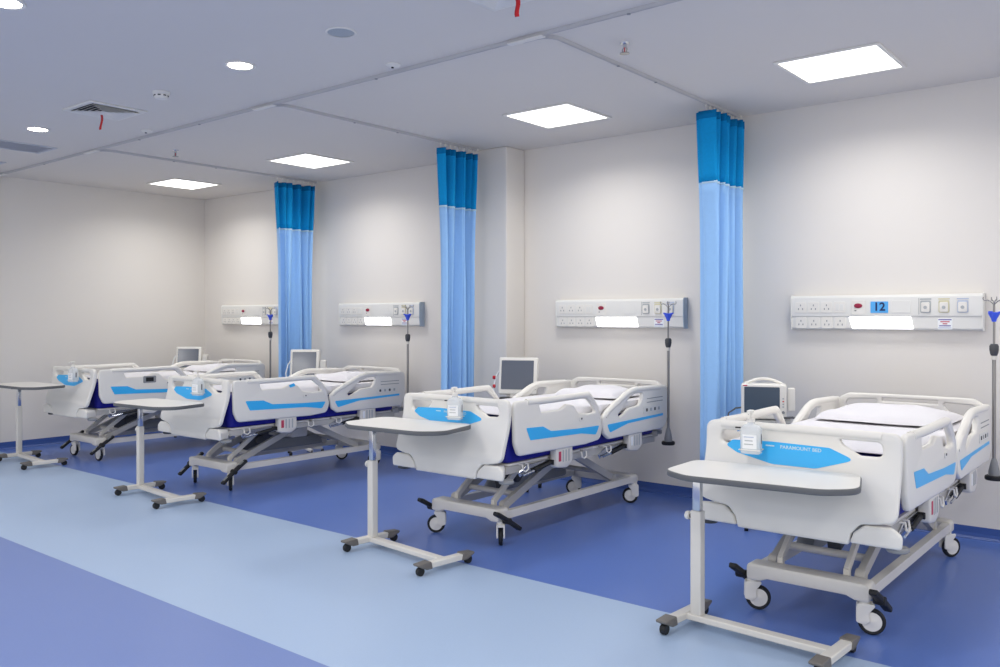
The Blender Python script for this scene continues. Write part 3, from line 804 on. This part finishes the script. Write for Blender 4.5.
# ------------------------------------------------------------------ wall consoles
def outlet(parent, x, z, yf):
    b = new(); prism(b, rrect(.085, .085, .008, x, z), [], yf-.005, yf-.0005, .002, XZ(), 1); s = obj('socket', b, 'white', parent)
    b = new()
    for dx, dz in ((0, .016), (-.016, -.012), (.016, -.012)): prism(b, rrect(.008, .014, .002, x+dx, z+dz, 2), [], yf-.0062, yf-.0052, .0003, XZ(), 1)
    obj('pin_hole', b, 'grey', s, smooth=0)
def make_console(x0, label, card, endcap):
    W = 1.335
    t = thing('bed_head_console', label, 'wall console', (x0, 0, 0), 0, 'bed head consoles on the wall')
    b = new()   # cross-section (y,z): upper box with light channel below
    sec = fillet([(-.0005, 1.462, 0), (-.05, 1.462, .006), (-.066, 1.475, .006), (-.066, 1.556, .004), (-.074, 1.566, .004), (-.074, 1.705, .012), (-.06, 1.722, .012), (-.0005, 1.722, 0)], 3)
    A, Bv = [b.verts.new((0, p.x, p.y)) for p in sec], [b.verts.new((W, p.x, p.y)) for p in sec]
    for i in range(len(sec)):
        j = (i+1) % len(sec); b.faces.new((A[i], A[j], Bv[j], Bv[i]))
    b.faces.new(A); b.faces.new(Bv[::-1]); obj('housing', b, 'console', t, smooth=35)
    for xx in (0, W):
        b = new(); prism(b, fillet([(-.0005, 1.458, .003), (-.07, 1.458, .01), (-.08, 1.56, .01), (-.08, 1.71, .015), (-.065, 1.727, .012), (-.0005, 1.727, .003)], 3), [], -.006 if xx == 0 else .0005, -.0005 if xx == 0 else (.010 if endcap else .006), .002, YZ(xx), 1)
        obj('end_cap', b, 'cendcap' if (endcap and xx) else 'console', t, smooth=45)
    b = new(); box(b, (.5*W, -.0665, 1.5595), (W-.01, .002, .004)); obj('shadow_groove', b, 'grey', t, smooth=0)
    b = new(); box(b, (.93, -.0745, 1.635), (.003, .001, .12)); obj('seam', b, 'grey', t, smooth=0)
    yf = -.0745
    n_up = 3
    for k in range(n_up): outlet(t, .075+k*.1, 1.632, yf)
    b = new(); prism(b, rrect(.085, .085, .008, .372, 1.632), [], yf-.004, yf-.0002, .002, XZ(), 1); sw = obj('switch_plate', b, 'white', t)
    for k in range(2):
        b = new(); prism(b, rrect(.026, .05, .004, .356+k*.032, 1.632), [], yf-.007, yf-.0042, .001, XZ(), 1); obj('rocker', b, 'console', sw)
    for k in range(4): outlet(t, .075+k*.1, 1.512, -.0665)
    b = new(); prism(b, rrect(.10, .11, .008, .51, 1.63), [], yf-.005, yf-.0005, .002, XZ(), 1); cb = obj('call_plate', b, 'white', t)
    b = new(); prism(b, [Vector((.51+.03*math.cos(a*PI/12), 1.642+.018*math.sin(a*PI/12))) for a in range(24)], [], yf-.012, yf-.0055, .003, XZ(), 2); c = obj('call_button', b, 'crimson', cb); c['label'] = 'dark red oval call button'
    b = new(); box(b, (.49, yf-.0055, 1.605), (.014, .001, .006)); obj('call_lamp', b, 'dgrey', cb, smooth=0)
    if card:
        b = new(); prism(b, rrect(.125, .085, .004, .66, 1.63), [], yf-.003, yf-.0005, .0008, XZ(), 1); cd = obj('number_card', b, 'card', t); cd['label'] = 'light blue card printed 12'
        b = text_bm('12', .085, lambda a, bb, q: (.66+a, yf-.0036-q*.2, 1.631+bb), bold=.0022); obj('numeral', b, 'ink', cd, smooth=0)
    b = new(); prism(b, rrect(.13, .09, .006, .81, 1.632), [], yf-.003, yf-.0005, .001, XZ(), 1); obj('blank_plate', b, 'console', t)
    # light lens (trapezoid)
    b = new(); prism(b, [Vector((.44, 1.556)), Vector((.875, 1.556)), Vector((.892, 1.47)), Vector((.465, 1.47))][::1], [], -.069, -.0665, .0008, XZ(), 1); obj('light_lens', b, 'strip', t, smooth=0)
    for k, (gx, gm) in enumerate(((.975, 'gasgrey'), (1.095, 'gasyel'), (1.215, 'gasblue'))):
        b = new(); prism(b, rrect(.070, .088, .01, gx, 1.632), [], yf-.004, yf-.0005, .001, XZ(), 1); g = obj('gas_outlet', b, gm, t)
        b = new(); prism(b, rrect(.056, .07, .01, gx, 1.628), [], yf-.012, yf-.0045, .003, XZ(), 2); obj('outlet_face', b, 'white', g)
        b = new(); cyl(b, (gx, 0, 1.626), .012, yf-.0155, yf-.0125, 'y', 16); obj('outlet_port', b, 'gasgrey', g)
        b = new(); box(b, (gx, yf-.0008, 1.686), (.075, .001, .009)); obj('outlet_marking', b, gm, g, smooth=0)
    b = new(); prism(b, rrect(.095, .078, .003, 1.10, 1.508), [], -.0685, -.0665, .0005, XZ(), 1); lb = obj('notice_label', b, 'label', t)
    for k, (mm, w) in enumerate((('violet', .085), ('rink', .06), ('rink', .03), ('violet', .075), ('gasblue', .085))):
        b = new(); box(b, (1.10, -.069, 1.538-k*.0145), (w, .0008, .007)); obj('label_line', b, mm, lb, smooth=0)
    return t
make_console(-2.506, 'white wall console with the blue number 12 card, at the right', True, False)
make_console(-4.783, 'white wall console behind the second bed from the right, with blue grey end cap', False, True)
make_console(-7.95, 'white wall console between the far left curtain and the middle curtain', False, True)
make_console(-10.40, 'white wall console in the far corner, partly behind the far left curtain', False, True)

# ------------------------------------------------------------------ bedside monitors on roll stands
def monitor_stand(t, zt, depth=.0):
    b = new(); cyl(b, (0, 0, 0), .02, .07, zt, n=18); obj('pole', b, 'cream', t)
    b = new()
    for k in range(5):
        a = k*2*PI/5+.3; bar(b, (0, 0, .075), (.2*math.cos(a), .2*math.sin(a), .062), .035, .026)
    cyl(b, (0, 0, 0), .04, .06, .1, n=18, b=.004); base = obj('star_base', b, 'cream', t, bevel=.003)
    for k in range(5):
        a = k*2*PI/5+.3; b = new(); cyl(b, (.2*math.cos(a), .2*math.sin(a), .024), .024, -.014, .014, 'x', 16, .003); cyl(b, (.2*math.cos(a), .2*math.sin(a), 0), .007, .03, .06, n=8); obj('caster', b, 'dark', base)
    b = new(); prism(b, rrect(.38, .32, .03), [], zt-.022, zt-.0005, .006); obj('tray', b, 'grey', t)
    b = new(); prism(b, rrect(.26, .18, .02), [rrect(.25, .17, .016)], zt-.32, zt-.2, .001); bar(b, (-.125, 0, zt-.31), (.125, 0, zt-.31), .17, .006); obj('basket', b, 'cream', t)
def monitor_a(label, loc, rz):       # landscape screen with arched handle
    t = thing('patient_monitor', label, 'patient monitor', loc, R(rz), 'patient monitors by the wall')
    z0 = .80; monitor_stand(t, z0)
    b = new(); prism(b, rrect(.32, .26, .02, 0, z0+.135), [], -.06, .09, .014, XZ(), 3); body = obj('housing', b, 'white', t, smooth=50)
    b = new(); prism(b, rrect(.25, .19, .008, -.012, z0+.148), [], -.0635, -.0605, .001, XZ(), 1); obj('screen', b, 'screen', body)
    b = new(); pts = [(-.13+.26*k/12, .02, z0+.262+.038*math.sin(PI*k/12)) for k in range(13)]; tube(b, pts, .011, 10); obj('carry_handle', b, 'white', t)
    b = new(); cyl(b, (.137, 0, z0+.06), .011, -.066, -.0605, 'y', 18, .002); obj('jog_dial', b, 'grey', body)
    for k in range(4):
        b = new(); box(b, (.137, -.0612, z0+.10+k*.02), (.012, .002, .009)); obj('key', b, 'red' if k == 2 else 'gasgrey', body, smooth=0)
    b = new(); box(b, (-.13, -.0612, z0+.252), (.03, .002, .008)); obj('alarm_lamp', b, 'rink', body, smooth=0)
    b = new(); prism(b, rrect(.05, .17, .01, .195, z0+.15), [], -.02, .06, .006, XZ(), 2); obj('module_rack', b, 'white', t)
    b = new(); tube(b, [(-.155, .03, z0+.08), (-.2, .02, z0+.075), (-.25, 0, z0+.04), (-.27, .02, z0-.06), (-.2, .04, z0-.12), (-.1, .03, z0-.2)], .006, 8); tube(b, [(.14, -.06, z0+.02), (.2, -.1, z0+.03), (.26, -.09, z0+.015), (.3, -.05, z0-.05)], .008, 8); obj('cable', b, 'cable', t)
    return t
def monitor_b(label, loc, rz, w=.36, h=.34, clips=False):       # big squarish touch screen, leaning back
    t = thing('patient_monitor', label, 'patient monitor', loc, R(rz), 'patient monitors by the wall')
    z0 = .82; monitor_stand(t, z0)
    rot = Matrix.Rotation(R(-9), 3, 'X'); piv = Vector((0, 0, z0+.012))
    def tl(bm):
        for v in bm.verts: v.co = rot @ (v.co-piv) + piv
        return bm
    b = new(); prism(b, rrect(w, h, .018, 0, z0+.03+h/2), [], -.04, .02, .012, XZ(), 3); body = obj('housing', tl(b), 'white', t, smooth=50)
    b = new(); prism(b, rrect(w-.06, h-.075, .006, -.004, z0+.038+h/2), [], -.0435, -.0405, .001, XZ(), 1); obj('screen', tl(b), 'screen_b', body)
    b = new(); prism(b, rrect(w-.1, h-.06, .02, 0, z0+.03+h/2), [], .0205, .09, .012, XZ(), 2); obj('rear_case', tl(b), 'dgrey', body, smooth=50)
    b = new(); box(b, (0, .03, z0+.022), (.14, .12, .044)); obj('foot', b, 'white', t, bevel=.006)
    b = new(); box(b, (-.05, -.1, z0+.005), (.2, .09, .01)); obj('keypad', b, 'dark', t, bevel=.003)
    b = new(); box(b, (w/2-.014, -.0412, z0+.10), (.008, .002, .05)); obj('key', tl(b), 'gasgrey', body, smooth=0)
    b = new(); tube(b, [(-w/2, .05, z0+.25), (-w/2-.03, .03, z0+.2), (-w/2-.05, 0, z0+.1), (-w/2-.04, 0, z0+.02), (-w/2-.02, .03, z0-.05), (-.05, .05, z0-.1)], .007, 8); ca = obj('cable', b, 'label', t)
    for zz in ((.105, .185) if clips else ()):
        b = new(); cyl(b, (-w/2-.045, .003, z0+zz), .017, -.012, .012, 'x', 14, .003); obj('cable_clip', b, 'red', ca)
    if not clips:
        b = new(); prism(b, rrect(.06, .16, .012, w/2+.045, z0+.17), [], -.01, .06, .006, XZ(), 2); obj('module_rack', b, 'white', t)
    return t
monitor_a('white patient monitor with carrying handle and dark screen, left of the bed marked 12', (-2.51, -.62, 0), 22)
monitor_b('white square monitor with grey screen and red cable clips, between pier and right curtain', (-4.82, -.62, 0), 26, clips=True)
monitor_b('white square monitor with dark screen in front of the far left curtain', (-7.90, -.62, 0), 40, w=.33)
monitor_b('white square monitor with dark screen in the far corner by the farthest bed', (-10.32, -.62, 0), 42, w=.33, h=.32)

# ------------------------------------------------------------------ light, world, camera
w = bpy.data.worlds.new('World'); C.world = w; w.use_nodes = True
bg = w.node_tree.nodes['Background']; bg.inputs['Color'].default_value = (1.0, .985, .97, 1); bg.inputs['Strength'].default_value = .95

def lamp(x, y, sx, sy, watts, spread=180):      # area lamp at ceiling height, for the fixtures and for added unseen fill
    l = bpy.data.lights.new('fixture_or_fill_lamp', 'AREA'); l.shape = 'RECTANGLE'; l.size = sx; l.size_y = sy; l.energy = watts; l.color = (1, .985, .96); l.spread = R(spread)
    o = bpy.data.objects.new('fixture_or_fill_lamp', l); COL.objects.link(o); o.location = (x, y, ZC-.02)
for x in (-9.79, -7.32, -4.115, -1.835, .6): lamp(x, -1.0, .58, .56, 12.8, 150)      # tubes of the square lights over the beds; last one added without a fixture
for x in (-9.79, -7.32, -4.115, -1.835, .6): lamp(x, -8.2, .66, .64, 24)  # fill lamps added over the unseen opposite bays to brighten floor and ceiling
for x in (-8.0, -4.9, -1.85, 1.2):  # three sit at the downlights, the rest are added out-of-view aisle fill
    for y in (-3.49, -4.925, -6.4):
        lamp(x, y, .15, .15, 10)
cam = bpy.data.cameras.new('Camera'); co = bpy.data.objects.new('Camera', cam); COL.objects.link(co)
co.location = (0, -6.79, 1.55); co.rotation_euler = (R(90), 0, R(39.2))
cam.sensor_width = 36; cam.lens = 859/1000*36; cam.shift_y = -.0155; cam.clip_start = .05
C.camera = co
vs = C.view_settings; vs.view_transform = 'Standard'; vs.look = 'None'; vs.gamma = 1; vs.use_curve_mapping = False; vs.exposure = .22
